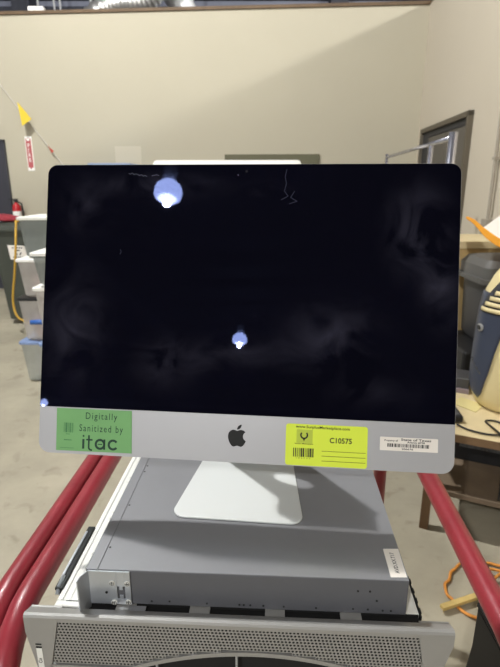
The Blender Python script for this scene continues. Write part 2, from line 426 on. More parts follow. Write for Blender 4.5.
# perforated sheet with real holes
pm = MB(); px, pz = .0050, .0051; r = .0018; row = 0; z = .9048-pz
while z > .8300:
    off = (row % 2)*px/2; L = left_edge(z+pz/2)+.0012-off
    while L < right_edge(z+pz/2)-px*.4:
        if L > left_edge(z+pz/2)-px*.3 and z > arc(L+px/2)-.001:
            cx, cz = L+px/2, z+pz/2; o = [(L, z), (cx, z), (L+px, z), (L+px, cz), (L+px, z+pz), (cx, z+pz), (L, z+pz), (L, cz)]
            inn = [(cx+r*math.cos(-.75*PI+k*PI/4), cz+r*math.sin(-.75*PI+k*PI/4)) for k in range(8)]
            pm.add([(a, BD+.0012, zz(b)) for a, b in o+inn]+[(a, BD+.0017, zz(b)) for a, b in inn], [(k, (k+1) % 8, 8+(k+1) % 8, 8+k) for k in range(8)]+[(8+k, 8+(k+1) % 8, 16+(k+1) % 8, 16+k) for k in range(8)])
        L += px
    z -= pz; row += 1
pm.build('perforated_grille', M['bezel'], bzo)
MB().box(-.31, .205, BD+.014, .5490, .004, zz(.9035)).build('grille_shade_backing', M['dark'], low)  # near-black box behind the holes, standing in for shade inside
MB().box(-.288, .201, .5452, .5597, zz(.9036), zz(.9040)).box(-.288, .201, .5580, .5597, zz(.9040), zz(.9069)).build('slot_shade_backing', M['dark'], low)  # near-black sheets painting the slot shade, hiding the pale chassis front
c = MB()
for L in (-.155, -.045): MB().tube([(L, BD+.003, zz(.79)), (L, BD+.003, zz(arc(L)-.004))], .0018, 8).build('handle_post', M['zinc'], low)
c = MB(); c.box(-.3205, -.3125, BD-.0006, BD, zz(.81), zz(.8600)); c.build('badge', M['lowtop'], low)
c = MB(); c.box(-.3205, -.3125, BD-.0009, BD, zz(.8600), zz(.8620)); c.box(-.3205, -.3125, BD-.0009, BD, zz(.8655), zz(.8670))
put_text(c, 'Co', .005, lambda a, b: (-.3143-b, BD-.0011, zz(.8340)+a), bold=.01)
c.build('badge_lettering', M['ink'], low)
c = MB(); c.box(-.196, -.172, .5452, .5540, zz(.9073), zz(.9080)); c.build('lid_clip', M['srv'], low)

# ---- upper server, 1U
up = empty('rack_server', (0, 0, LT+.0015), YAW, 'flat grey rack unit lying under the computer stand, paper tag on corner', 'server')
T = ST-(LT+.0015)
D0 = .5565
c = MB(); c.box(-.2537, .1835, D0, 1.20, 0, T-.0012); c.build('chassis', M['srvf'], up, bevel=.001)
c = MB(); c.box(-.2537, -.2374, D0+.0005, 1.20, T-.0012, T-.0002); c.build('cover_lip', M['srv'], up, bevel=.0005)
c = MB(); c.box(-.2368, .1835, D0+.0005, 1.20, T-.0012, T); c.build('top_cover', M['srv'], up, bevel=.0008)
# screws along left edge (dimples) and at its side
for D in (.60, .70, .80, .82):
    c = MB(); c.disc((-.2335, D, T), .0016, .0005, 'z', 10); c.build('screw', M['blacksteel'], up)
for D in (.595, .675, .69, .775, .79):
    c = MB(); c.disc((-.2575, D, T-.006), .003, .004, 'x', 12); c.box(-.2585, -.2575, D-.002, D+.002, T-.0068, T-.0052); c.build('side_screw', M['lowtop'], up)
for L, h in ((-.165, .006), (-.14, .007), (-.088, .006), (-.043, .006), (-.037, .006), (-.028, .006), (-.01, .006), (.018, .006), (.062, .006), (.112, .007), (.132, .007), (.152, .006), (.163, .006), (.117, .037), (.133, .037), (.143, .022)):
    c = MB(); c.disc((L, D0-.0004, h), .0015, .0004, 'y', 10); c.build('rivet', M['dark'] if h > .03 else M['blacksteel'], up)
# bent rack ear on the left front
e = MB()
ex0, ex1 = -.2495, -.1925
face = [(ex0, .002), (ex1, .002), (ex1, T-.002), (ex0, T-.002)]
# plate with an H-shaped cut: made of strips
hx0, hx1, hz0, hz1 = -.2115, -.2005, .010, .031
def ep(a, b, c_, d_): e.box(a, b, D0-.0025, D0-.0005, c_, d_)
ep(ex0, hx0, .001, T-.001); ep(hx1, ex1, .001, T-.001); ep(hx0, hx1, .001, hz0); ep(hx0, hx1, hz1, T-.001)
ep(hx0+.003, hx1-.003, hz0, hz0+.006); ep(hx0+.003, hx1-.003, hz1-.006, hz1)
fl_ = [(0, .002), (0, T-.001), (.012, T-.001), (.018, T-.005), (.018, -.0095), (.013, -.0125), (.004, -.0125)]
e.loft([[(ex0+.0006+off-q*.55, D0-.0006-q, h) for q, h in fl_] for off in (-.0016, 0)])
e.box(ex0-.006, ex0+.004, D0-.014, D0-.004, -.0132, -.012)
ear = e.build('rack_ear', M['zinc'], up, bevel=.0004, label='zinc-plated rack ear with screws')
for L, h in ((-.2175, .037), (-.1965, .037), (-.1965, .006), (-.2165, .005)):
    c = MB(); c.disc((L, D0-.0042, h), .0042, .0017, 'y', 16); so = c.build('screw', M['lowtop'], ear, bevel=.0005)
    c = MB(); c.box(L-.0025, L+.0025, D0-.0046, D0-.0042, h-.0005, h+.0005); c.box(L-.0005, L+.0005, D0-.0046, D0-.0042, h-.0025, h+.0025)
    c.add([(L+.0034*math.cos(2*PI*i/16), D0-.00425, h+.0034*math.sin(2*PI*i/16)) for i in range(16)]+[(L+.0027*math.cos(2*PI*i/16), D0-.00425, h+.0027*math.sin(2*PI*i/16)) for i in range(16)], [(i, (i+1) % 16, 16+(i+1) % 16, 16+i) for i in range(16)])
    c.build('screw_cross', M['dark'], ear)
MB().disc((-.2265, D0-.0035, .021), .0018, .001, 'y', 12).build('ear_hole', M['dark'], ear)
for h in (.036, .024, .008): MB().disc((ex0-.0074, D0-.011, h), .0024, .0010, 'x', 12).build('ear_hole', M['dark'], ear)
# paper tag
tg = MB(); tg.prism([(.1607, .6166), (.1825, .6176), (.1818, .5628), (.1602, .5620)], T, T+.0004)
tgo = tg.build('paper_tag', M['paper'], up)
c = MB(); put_text(c, 'AVD.XX.T17', .0055, lambda a, b: (.1735-b, .5690+a, T+.0007), width=.040, bold=.01); c.build('tag_lettering', M['ink'], tgo)

# ------------------------------------------------------------------ the computer
MY, MT = -.103, .3023
OX, OY, OZ = -.0191, .6946, HC-.5053+.0895
comp = empty('desktop_computer', (OX, OY, ST), MY, 'slim aluminium all-in-one computer with a large dirty black screen', 'computer')
disp = MB()
HT = .466; hw = .3256
def outl(inset, zi=None): return rrect(-hw+inset, hw-inset, -.0006+inset, HT+.0006-inset, .017, 8, rs=(.0185, .0185, .016, .016))
n = len(outl(0)); rings = []
base = outl(0); cz = HT/2
for k, (s, y) in enumerate(((1, .0), (1, .005), (.985, .0075), (.93, .012), (.82, .020), (.66, .029), (.48, .036), (.28, .040), (.1, .042))):
    rings.append([(a*s, y, cz+(b-cz)*s) for a, b in base])
disp.loft(rings)
TILT = (-MT, 0, 0)
DK = .974
def on_disp(o):
    q = Vector((OX*DK-OX, OY*DK-OY)); ca, sa = math.cos(-MY), math.sin(-MY)
    o.location = (q.x*ca-q.y*sa, q.x*sa+q.y*ca, HC+(OZ-HC)*DK-ST); o.rotation_euler = TILT; o.scale = (DK, DK, DK); return o
dso = on_disp(disp.build('display_case', M['alu'], comp, smooth=False)); smooth_angle(dso, .5)
gl = MB(); gl.prism(rrect(-.3250, .3250, .074, HT, .0, 8, rs=(.0, .0, .0155, .0155)), -.0012, -.0002, 'y')
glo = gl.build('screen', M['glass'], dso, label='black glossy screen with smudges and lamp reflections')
# camera dot
MB().disc((-.0, -.0014, HT-.011), .0018, .0002, 'y', 12).build('camera_dot', M['dark'], dso)
# scuffs on glass
def scuff(pts, w=.0006):
    c = MB()
    for i in range(len(pts)-1):
        (a, b), (p, q) = pts[i], pts[i+1]; d = math.hypot(p-a, q-b) or 1; nx, nz = -(q-b)/d*w, (p-a)/d*w
        c.add([(a+nx, -.0014, b+nz), (a-nx, -.0014, b-nz), (p-nx, -.0014, q-nz), (p+nx, -.0014, q+nz)], [(0, 1, 2, 3)])
    return c
M['scuff'] = mat('dried_smear', (84, 86, 104), .9)
M['scuffd'] = mat('faint_smear', (44, 46, 66), .9)
pts = [(.063, .458), (.0605, .446), (.063, .436), (.060, .424), (.066, .416), (.055, .410)]
scuff(pts, .0005).build('scuff_mark', M['scuffd'], dso)
scuff([(.076, .424), (.070, .414), (.080, .408), (.068, .404)], .0005).build('scuff_mark', M['scuffd'], dso)
q = [(-.190+.003*i, .453+rnd.uniform(-.0028, .0028)-.0004*i) for i in range(11)]; scuff(q, .0004).build('scuff_mark', M['scuff'], dso)
q = [(-.152+.004*i, .449+rnd.uniform(-.001, .001)) for i in range(4)]; scuff(q, .0004).build('scuff_mark', M['scuff'], dso)
scuff([(-.014, .449), (-.0122, .4492)], .0012).build('scuff_mark', M['scuff'], dso)
scuff([(-.20, .33), (-.198, .326), (-.2, .322)], .0006).build('scuff_mark', M['scuffd'], dso)

# apple mark
def svgpath(start, segs, n=8):
    pts = []; x, y = start
    for s in segs:
        if len(s) == 2: x, y = x+s[0], y+s[1]; pts.append((x, y)); continue
        for k in range(1, n+1):
            t = k/n; u = 1-t
            pts.append((x+3*u*u*t*s[0]+3*u*t*t*s[2]+t**3*s[4], y+3*u*u*t*s[1]+3*u*t*t*s[3]+t**3*s[5]))
        x, y = x+s[4], y+s[5]
    return pts
body = svgpath((12.152, 6.896), [(-.948, 0, -2.415, -1.078, -3.96, -1.04), (-2.04, .027, -3.91, 1.183, -4.961, 3.014), (-2.117, 3.675, -.546, 9.103, 1.519, 12.09),
    (1.013, 1.454, 2.208, 3.09, 3.792, 3.039), (1.52, -.065, 2.09, -.987, 3.935, -.987), (1.831, 0, 2.35, .987, 3.96, .948), (1.637, -.026, 2.676, -1.48, 3.676, -2.948),
    (1.156, -1.688, 1.636, -3.325, 1.662, -3.415), (-.039, -.013, -3.182, -1.221, -3.22, -4.857), (-.026, -3.04, 2.48, -4.494, 2.597, -4.559), (-1.429, -2.09, -3.623, -2.324, -4.39, -2.376),
    (-2, -.156, -3.675, 1.09, -4.61, 1.09)])
leaf = svgpath((15.53, 3.83), [(.843, -1.012, 1.4, -2.427, 1.245, -3.83), (-1.207, .052, -2.662, .805, -3.532, 1.818), (-.78, .896, -1.454, 2.338, -1.273, 3.714), (1.338, .104, 2.715, -.688, 3.559, -1.701)])
k = .0345/24
lg = MB()
for path in (body, leaf): lg.prism([(-.0025+(a-12)*k, .0415-(b-12)*k) for a, b in path], -.0004, .0002, 'y')
lg.build('logo', M['ink'], dso, label='black apple-shaped mark')

def barcode(c, x0, x1, z0, z1, y, seed, wmin=.0006):
    r_ = random.Random(seed); x = x0
    while x < x1:
        w = wmin*r_.choice((1, 1, 2, 3)); c.add([(x, y, z0), (min(x+w, x1), y, z0), (min(x+w, x1), y, z1), (x, y, z1)], [(0, 1, 2, 3)]); x += w+wmin*r_.choice((1, 1, 2))
# green sticker
def strip(c, x0, x1, z0, z1, y): c.add([(x0, y, z0), (x1, y, z0), (x1, y, z1), (x0, y, z1)], [(0, 1, 2, 3)])
gs = MB(); gs.prism([(-.2965, .0720), (-.172, .0722), (-.1702, .0048), (-.2955, .0040)], -.0009, -.0001, 'y')
gso = gs.build('sticker', M['green'], dso, label='green sticker printed itac')
c = MB(); Y = -.0012
put_text(c, 'Digitally', .0105, lambda a, b: (-.2475+a, Y, .0565+b), width=.052, spacing=1.25)
put_text(c, 'Sanitized by', .0110, lambda a, b: (-.2575+a, Y, .0365+b), width=.072, spacing=1.25)
c.build('sticker_lettering', M['greenink'], gso)
c = MB()
def ring(cx, cz, r0, r1, a0, a1, n=28):
    vs = []; fs = []
    for i in range(n+1):
        a = a0+(a1-a0)*i/n; vs += [(cx+r0*math.cos(a), Y, cz+r0*math.sin(a)), (cx+r1*math.cos(a), Y, cz+r1*math.sin(a))]
    for i in range(n): fs.append((2*i, 2*i+1, 2*i+3, 2*i+2))
    c.add(vs, fs)
bz_ = .0085
strip(c, -.2520, -.2484, bz_, bz_+.0155, Y); strip(c, -.2515, -.2488, bz_+.019, bz_+.022, Y)          # i
strip(c, -.2425, -.2397, bz_+.003, bz_+.022, Y); strip(c, -.2455, -.2350, bz_+.0135, bz_+.0160, Y); ring(-.2367, bz_+.003, .0030, .0058, PI, 1.6*PI, 10)   # t
ring(-.2225, bz_+.0083, .0052, .0088, 0, 2*PI); strip(c, -.2168, -.2138, bz_, bz_+.0165, Y)               # a
strip(c, -.2262, -.2188, bz_+.0076, bz_+.0090, Y)
ring(-.2010, bz_+.0083, .0052, .0088, .2*PI, 1.8*PI)                                                     # c
c.build('sticker_logo', M['greenink'], gso)
c = MB(); barcode(c, -.2835, -.268, .0335, .0490, Y, 3, .0007); strip(c, -.289, -.266, .0085, .0090, Y)
strip(c, -.283, -.270, .0208, .0220, Y); strip(c, -.280, -.273, .0305, .0312, Y); c.build('sticker_barcode', M['greyink'], gso)

# yellow auction label
ys = MB(); ys.prism([(a, b) for a, b in rrect(.0735, .1975, .0008, .0642, .004, 4)], -.0009, -.0001, 'y')
yso = ys.build('auction_label', M['lime'], dso, label='bright yellow auction label')
c = MB()
put_text(c, 'www.SurplusMarketplace.com', .0042, lambda a, b: (.0885+a, Y, .0585+b-a*.01), width=.082, bold=.012)
put_text(c, 'C10575', .0078, lambda a, b: (.1405+a, Y, .0375+b), width=.0335, bold=.02)
put_text(c, 'Surplus Marketplace', .0017, lambda a, b: (.0875+a, Y, .0335+b), width=.028, bold=.02)
for z in (.0240, .0165, .0090): strip(c, .1290, .1950, z, z+.0006, Y)
barcode(c, .0855, .1165, .0140, .0275, Y, 5, .0007)
put_text(c, '1 0 5 7 5 2', .0018, lambda a, b: (.090+a, Y, .0112+b), width=.022)
ring(.1015, .0475, .0038, .0062, .75*PI, 2.25*PI, 20); c.add([(.0998, Y, .0415), (.1015, Y, .0378), (.1032, Y, .0415), (.1015, Y, .0435)], [(0, 1, 2, 3)])
c.build('label_lettering', M['ink'], yso)
c = MB(); c.prism([(.0900, .0350), (.1145, .0350), (.1145, .0560), (.0900, .0560)], -.00105, -.0009, 'y'); c.build('label_print', M['limedk'], yso)

# white property tag
ws = MB(); ws.prism([(a, b) for a, b in rrect(.2160, .3012, .0305, .0508, .001, 3)], -.0009, -.0001, 'y')
wso = ws.build('property_tag', M['paper'], dso, label='white barcoded property tag')
c = MB()
put_text(c, 'Property of', .0028, lambda a, b: (.2225+a, Y, .0446+b), width=.020, bold=.015)
put_text(c, 'State of Texas', .0034, lambda a, b: (.2470+a, Y, .0462+b), width=.044, bold=.02)
put_text(c, 'Agency #758', .0026, lambda a, b: (.2560+a, Y, .0428+b), width=.026, bold=.02)
put_text(c, '206676', .0024, lambda a, b: (.2480+a, Y, .0325+b), width=.017, bold=.02)
barcode(c, .2270, .2880, .0362, .0415, Y, 11, .0006)
c.build('tag_lettering', M['ink'], wso)

# stand: one bent plate (foot, bend, neck with a cable hole)
sv = MB()
def hwid(y): return .1035-(y+.031)*.105
foot = []
R = .020; y0 = -.0260; yb = .165
for k in range(9):
    a = PI+.5*PI*k/8; foot.append((-hwid(y0)+R+R*math.cos(a), y0+R+R*math.sin(a)))
for k in range(9):
    a = 1.5*PI+.5*PI*k/8; foot.append((hwid(y0)-R+R*math.cos(a), y0+R+R*math.sin(a)))
foot += [(hwid(yb), yb), (-hwid(yb), yb)]
vs = [(a, b, .0006) for a, b in foot]; nf = len(vs); fs = [tuple(range(nf))]
# bend
lean = math.radians(104); rb = .022; prev = (nf-1, nf-2)
yy, z_ = yb, .0006
cyb, czb = yb, .0006+rb
w_ = hwid(yb)
nb = 8
for k in range(1, nb+1):
    a = lean*k/nb; yk = cyb+rb*math.sin(a); zk = czb-rb*math.cos(a); ww = w_-.004*k/nb
    vs += [(-ww, yk, zk), (ww, yk, zk)]; i = len(vs)-2; fs.append((prev[0], prev[1], i+1, i)); prev = (i, i+1)
# neck plane
P0 = Vector((0, cyb+rb*math.sin(lean), czb-rb*math.cos(lean))); dirn = Vector((0, math.cos(lean), math.sin(lean)))
wn0 = w_-.004; LN = .255; wn1 = .066
def NP(x, t): p = P0+dirn*t; return (x, p.y, p.z)
hc, hr = .135, .029; nh = 24
inner = []; outer = []
for k in range(nh):
    a = 2*PI*k/nh; inner.append(NP(hr*math.cos(a), hc+hr*math.sin(a)))
sq = .045
for k in range(nh):
    a = 2*PI*k/nh; ca, sa = math.cos(a), math.sin(a); m_ = max(abs(ca), abs(sa)); outer.append(NP(sq*ca/m_, hc+sq*sa/m_))
i0 = len(vs); vs += inner+outer
for k in range(nh): j = (k+1) % nh; fs.append((i0+k, i0+j, i0+nh+j, i0+nh+k))
def wat(t): return wn0+(wn1-wn0)*t/LN
rows = [0, hc-sq, hc+sq, LN]
idx = []
for t in rows:
    idx.append(len(vs)); vs += [NP(-wat(t), t), NP(-sq, t), NP(sq, t), NP(wat(t), t)]
for rI in range(3):
    a, b = idx[rI], idx[rI+1]
    for cI in range(3):
        if rI == 1 and cI == 1: continue
        fs.append((a+cI, a+cI+1, b+cI+1, b+cI))
sv.add(vs, fs)
so = sv.build('stand', M['foot'], comp, label='pale aluminium bent stand')
bm = bmesh.new(); bm.from_mesh(so.data); bmesh.ops.remove_doubles(bm, verts=bm.verts, dist=.0004); bmesh.ops.recalc_face_normals(bm, faces=bm.faces)
if sum(f.normal.z for f in bm.faces if len(f.verts) > 10) < 0: bmesh.ops.reverse_faces(bm, faces=bm.faces)
bm.to_mesh(so.data); bm.free()
md = so.modifiers.new('solid', 'SOLIDIFY'); md.thickness = .0030; md.offset = 1
md = so.modifiers.new('bevel', 'BEVEL'); md.width = .0008; md.segments = 2; md.limit_method = 'ANGLE'
# hinge joining neck and display
top = P0+dirn*LN
MB().box(-.06, .06, top.y-.040, top.y+.002, top.z-.05, top.z+.002).build('hinge', M['foot'], comp, bevel=.004)

# ------------------------------------------------------------------ left background
def bg(x, y, z=0): return Vector((x, y, z))
def at_px(u, v, y_):
    x_ = (u-250)/503.39; u_ = -(v-333.5)/503.39; dy = .9586+u_*.2849; dz = -.2849+u_*.9586; k_ = y_/dy; return Vector((x_*k_, y_, HC+dz*k_))
# wheeled bin
wbn = empty('wheeled_bin', (-2.36, 5.55, 0), .05, 'dark green-grey wheeled rubbish bin with white sign against the back wall', 'bin')
b = MB(); b.loft([[(a, c_, z) for a, c_ in rrect(-w, w, -dd, dd, .05, 4)] for w, dd, z in ((.27, .24, .06), (.30, .27, .5), (.345, .30, .98), (.35, .305, 1.02))])
smooth_angle(b.build('body', M['bin'], wbn))
b = MB(); b.loft([[(a, c_, z) for a, c_ in rrect(-w, w, -dd, dd, .06, 4)] for w, dd, z in ((.37, .325, 1.0), (.375, .33, 1.03), (.36, .32, 1.06), (.25, .22, 1.09))])
smooth_angle(b.build('lid', M['bin'], wbn))
for sx in (-1, 1): MB().disc((sx*.27-.02, .24, .1), .1, .05, 'x', 20).build('wheel', M['black'], wbn)
MB().tube([(-.25, .36, .98), (.25, .36, .98)], .015, 10).build('handle', M['bin'], wbn)
s = MB(); DX, DZ = -.045, -.035
s.add([(DX+a, -b, DZ+c_) for a, b, c_ in ((-.10, .300, .75), (.095, .300, .755), (.085, .307, .89), (-.115, .307, .90), (-.10, .293, .75), (.095, .293, .755), (.085, .302, .89), (-.115, .302, .90))], [(0, 1, 2, 3), (7, 6, 5, 4), (0, 4, 5, 1), (1, 5, 6, 2), (2, 6, 7, 3), (3, 7, 4, 0)])
sg = s.build('sign', M['paper'], wbn, label='white paper sign')
s = MB()
def sp(a, b): return (DX-.1+a, -.3085+(.9-b)*.047, DZ+b)
for z_q, n_q in ((.864, 5), (.768, 7)):          # illegible blurred print: short dashes
    for k in range(n_q): s.add([sp(a, b) for a, b in ((.03+k*.022, z_q), (.045+k*.022, z_q), (.045+k*.022, z_q+.014), (.03+k*.022, z_q+.014))], [(0, 1, 2, 3)])
for k in range(3):
    a0 = PI/2+k*2*PI/3-.75
    for q in range(5):
        aa, ab = a0+q*.28, a0+(q+1)*.28
        s.add([sp(.088+r_*math.cos(a_), .822+r_*math.sin(a_)) for r_, a_ in ((.018, aa), (.030, aa), (.030, ab), (.018, ab))], [(0, 1, 2, 3)])
s.build('sign_lettering', M['ink'], sg)
# red cloth heap on the lid
b = MB(); rg = []
for k, (z, q) in enumerate(((1.108, 1.), (1.125, 1.02), (1.15, .85), (1.165, .5), (1.17, .15))):
    rg.append([(-2.60+.20*q*math.cos(2*PI*i/20)*(1+.12*math.sin(3*i+k)), 5.42+.13*q*math.sin(2*PI*i/20)*(1+.15*math.cos(2.3*i)), z-.015*max(0, math.cos(2*PI*i/20))*q) for i in range(20)])
o = b.loft(rg).build('red_cloth', M['red'], None, smooth=True); tag(o, 'crumpled red cloth heaped on the wheeled bin lid', 'cloth')
# yellow cable
p = bez([(-2.10, 5.22, 1.125), at_px(18, 221, 5.15), at_px(16, 224, 5.08), at_px(15.5, 250, 4.98), at_px(14.5, 275, 4.97), at_px(13, 295, 4.97), at_px(14, 308, 4.96), at_px(18, 317, 4.9), at_px(26, 321.5, 4.88), (-1.9, 4.85, .014), (-1.6, 4.8, .014)], 8)
o = MB().tube(p, .011, 8).build('cable', M['rope'], None, smooth=True); tag(o, 'mustard yellow cable hanging down in front of the wheeled bin', 'cable')
# fire extinguisher
x, y = W(S_of(-3.205), .10)
ex = empty('fire_extinguisher', (x, y, .88), 0, 'red fire extinguisher with white label on the wall below its sign', 'fire extinguisher')
b = MB(); b.lathe([(.045, 0), (.052, .01), (.055, .04), (.055, .26), (.045, .31), (.022, .335), (.02, .35)]); smooth_angle(b.build('tank', M['extred'], ex))
b = MB(); b.lathe([(.0565, .015), (.0565, .23)], cap=False); b.build('tank_label', M['white'], ex)
b = MB(); b.box(-.02, .02, -.02, .02, .35, .38); b.box(-.09, .03, -.01, .01, .38, .395); b.box(-.08, .02, -.01, .01, .355, .362); b.build('valve_handle', M['black'], ex)
b = MB(); b.tube([(.02, 0, .36), (.08, -.01, .33), (.09, -.01, .2), (.085, -.01, .05)], .011, 8); b.build('hose', M['black'], ex)
b = MB(); b.box(-.03, .03, .06, .078, .05, .3); b.build('wall_bracket', M['extred'], ex)
# its sign
x, y = W(S_of(-2.975), .004)
sgn = empty('extinguisher_sign', (x, y, 1.64), -.0735, 'narrow vertical red sign with white border above the extinguisher', 'sign')
MB().box(-.045, .045, -.004, .003, 0, .44).build('panel', M['white'], sgn)
MB().box(-.036, .036, -.0055, -.004, .045, .415).build('red_field', M['signred'], sgn)
b = MB(); b.add([(-.03, -.007, .41), (.03, -.007, .41), (.0, -.007, .375)], [(0, 1, 2)])
for k, ch_ in enumerate('FIRE'): put_text(b, ch_, .045, lambda a, c_: (-.014+a, -.007, .305-k*.062+c_), width=.028 if ch_ != 'I' else .008, bold=.02)
b.build('sign_lettering', M['white'], sgn)
b = MB(); b.prism([(-.008, .075), (.008, .075), (.008, .05), (.022, .05), (0, .018), (-.022, .05), (-.008, .05)], -.007, -.0056, 'y'); b.build('sign_arrow', M['signred'], sgn)
# pennant string
_a, _b = W(S_of(-3.75), .03), W(S_of(-2.2), .03)
A, B = Vector((*_a, 3.44)), Vector((*_b, 1.32))
def PS(t): p_ = A.lerp(B, t); p_.z -= .22*t*(1-t); return p_
o = MB().tube([PS(k/24) for k in range(25)], .005, 6).build('pennant_string', M['string'], None); tag(o, 'slanting string of pennants hung before the back wall, left', 'bunting')
def flag(a, b, c_, m, nm='pennant'):
    q = [Vector((v[0]*1.075, v[1]*1.075, HC+(v[2]-HC)*1.075)) for v in (a, b, c_)]; nn = (q[1]-q[0]).cross(q[2]-q[0]).normalized()*.002; mm = MB()
    mid = (q[0]+q[1])/2+nn*6
    mm.add([q[0]+nn, mid+nn, q[1]+nn, q[2]+nn, q[0]-nn, mid-nn, q[1]-nn, q[2]-nn], [(0, 1, 2, 3), (7, 6, 5, 4), (0, 4, 5, 1), (1, 5, 6, 2), (2, 6, 7, 3), (3, 7, 4, 0)])
    return mm.build(nm, m, o)
PENN = o
flag((-2.78, 6.55, 2.41), (-2.64, 6.57, 2.22), (-2.755, 6.55, 2.14), M['yellow'])
flag((-2.50, 6.63, 1.93), (-2.44, 6.65, 1.86), (-2.46, 6.62, 1.84), M['pred'])

# plastic totes, two stacks
def tote(name, x, y, z, w, dp, h, body, lid, label, rz=0., lidskew=0., content=None, cat='storage box', group=None):
    r = empty(name, (x, y, z), rz, label, cat, group)
    wall = .004; t_ = .03
    b = MB(); outer = []
    b.loft([[(a, c_, q) for a, c_ in rrect(w/2-W_, w/2+W_, dp/2-D_, dp/2+D_, .03, 4)] for W_, D_, q in ((w/2-t_-.02, dp/2-t_-.02, 0), (w/2-t_, dp/2-t_, .02), (w/2-.012, dp/2-.012, h-.03), (w/2-.004, dp/2-.004, h-.028), (w/2-.004, dp/2-.004, h-.02))], cap=True)
    smooth_angle(b.build('body', body, r))
    b = MB(); b.loft([[(a, c_, q) for a, c_ in rrect(w/2-W_, w/2+W_, dp/2-D_, dp/2+D_, .03, 4)] for W_, D_, q in ((w/2, dp/2, h-.024), (w/2, dp/2, h-.008), (w/2-.01, dp/2-.01, h-.004), (w/2-.02, dp/2-.02, h-.004))])
    lo = smooth_angle(b.build('lid', lid, r))
    if content:
        b = MB(); b.loft([[(w/2+(a)*q, dp/2+c_*q, zc) for a, c_ in rrect(-w/2+.07, w/2-.07, -dp/2+.07, dp/2-.07, .05, 3)] for q, zc in ((.9, .012), (1., .05), (1., h*.5), (.8, h*.62))]); b.build('contents', content, r)
    return r
G1 = 'clear storage boxes in the tall stack'
tote('storage_box', -1.745, 3.60, 0, .62, .42, .335, M['clear'], M['bluegrey'], 'clear storage box with blue-grey lid, lowest of the tall stack', content=M['paper'], group=G1)
tote('storage_box', -1.72, 3.60, .332, .62, .42, .34, M['clearpink'], M['black'], 'clear storage box with black lid and blue item, second from floor', content=M['pink'], group=G1)
MB().tube([(.09, .012, .15), (.15, .008, .155), (.21, .012, .15)], .018, 8).build('blue_strip', M['bluething'], bpy.data.objects['storage_box.001'], smooth=True)
tote('storage_box', -1.68, 3.58, .669, .62, .42, .29, M['clearpink'], M['white'], 'clear storage box with white lid and warm contents, third from floor', rz=.02, content=M['pink'], group=G1)
tote('storage_box', -1.645, 3.60, .956, .62, .42, .295, M['cleargrey'], M['lidgrey'], 'grey cloudy storage box with white lid, topmost of the tall stack', group=G1)
G2 = 'storage boxes in the lower stack'
tote('storage_box', -1.30, 2.93, 0, .60, .42, .27, M['clear'], M['white'], 'clear storage box at the bottom of the shorter stack', group=G2)
tote('storage_box', -1.30, 2.93, .267, .60, .42, .27, M['clear'], M['bluegrey'], 'clear storage box second from floor in the shorter stack', content=M['paper'], group=G2)
tote('storage_box', -1.30, 2.93, .534, .60, .42, .35, M['clearpink'], M['white'], 'clear storage box third from floor in the shorter stack', content=M['paper'], group=G2)
tote('storage_box', -1.29, 2.93, .881, .60, .42, .21, M['cleargrey'], M['white'], 'shallow storage box topmost in the shorter stack', group=G2)

# things seen over the top edge of the computer
wc = empty('white_cabinet', (-.24, 5.2, 0), -.03, 'wide white appliance with rounded top just showing above the computer', 'cabinet')
b = MB(); b.prism(rrect(-.75, .75, .05, 1.635, .05, 6), -.35, .35, 'y'); smooth_angle(b.build('body', M['white'], wc))
b = MB(); b.prism(rrect(-.65, .72, 1.6, 1.68, .04, 6), -.3, .3, 'y'); smooth_angle(b.build('top_cover', M['white'], wc))
for a in (-.68, .64):
    for c_ in (-.3, .26): MB().box(a, a+.04, c_, c_+.04, 0, .05).build('foot', M['black'], wc)
b = MB(); wallbox(b, S_of(.90), S_of(-.33), .002, .03, 1.25, 1.84); o = b.build('wall_board', M['navyboard']); tag(o, 'dark olive board on the back wall right of centre', 'board')
b = MB(); wallbox(b, S_of(-1.45), S_of(-1.80), .001, .004, 1.55, 1.95); o = b.build('wall_notice', mat('faded_poster', (186, 179, 160), .8)); tag(o, 'pale faded sheet stuck to the back wall', 'notice')
bc = empty('blue_cabinet', (-1.73, 6.75, 0), -.07, 'low blue-grey cabinet against the back wall, mostly hidden', 'cabinet')
MB().box(-.27, .27, -.2, .2, 0, 1.715).build('body', M['bluegrey'], bc, bevel=.01)
MB().box(-.01, .01, -.215, -.2, .8, 1.0).build('handle', M['chrome'], bc)
# duct lying on top of the wall and small white box
pd = bez([(-2.3, 7.9, 3.55), (-2.0, 7.9, 3.78), (-1.75, 7.9, 3.84), (-1.5, 7.9, 3.86), (-1.3, 7.9, 3.98), (-1.15, 7.9, 4.25), (-1.1, 7.9, 4.6)], 14)
dt = MB().tube([tuple(q) for q in pd], lambda t_: .15+.012*math.sin(t_*170), 20).build('foil_duct', M['foil'], None, smooth=True); tag(dt, 'crinkled silver foil duct running behind the top of the wall', 'duct')
pd = bez([(-1.75, 8.4, 4.6), (-1.4, 8.4, 4.35), (-1.1, 8.4, 4.1), (-.85, 8.4, 3.7), (-.8, 8.4, 3.3)], 14)
dt = MB().tube([tuple(q) for q in pd], .17, 20).build('white_duct', M['whitemetal'], None, smooth=True); tag(dt, 'smooth white duct curving down behind the wall top', 'duct')
MB().tube([(-1.76, 8.4, 4.61), (-1.70, 8.4, 4.57)], .18, 20).build('collar', M['foil'], dt)
pp = MB().tube([(-.8, 8.4, .0), (-.8, 8.4, 3.35)], .16, 20).build('riser', M['whitemetal'], dt)
MB().tube([(-2.3, 7.9, 3.62), (-2.34, 7.9, 3.45), (-2.35, 7.9, 0)], .14, 20).build('riser', M['foil'], bpy.data.objects['foil_duct'])
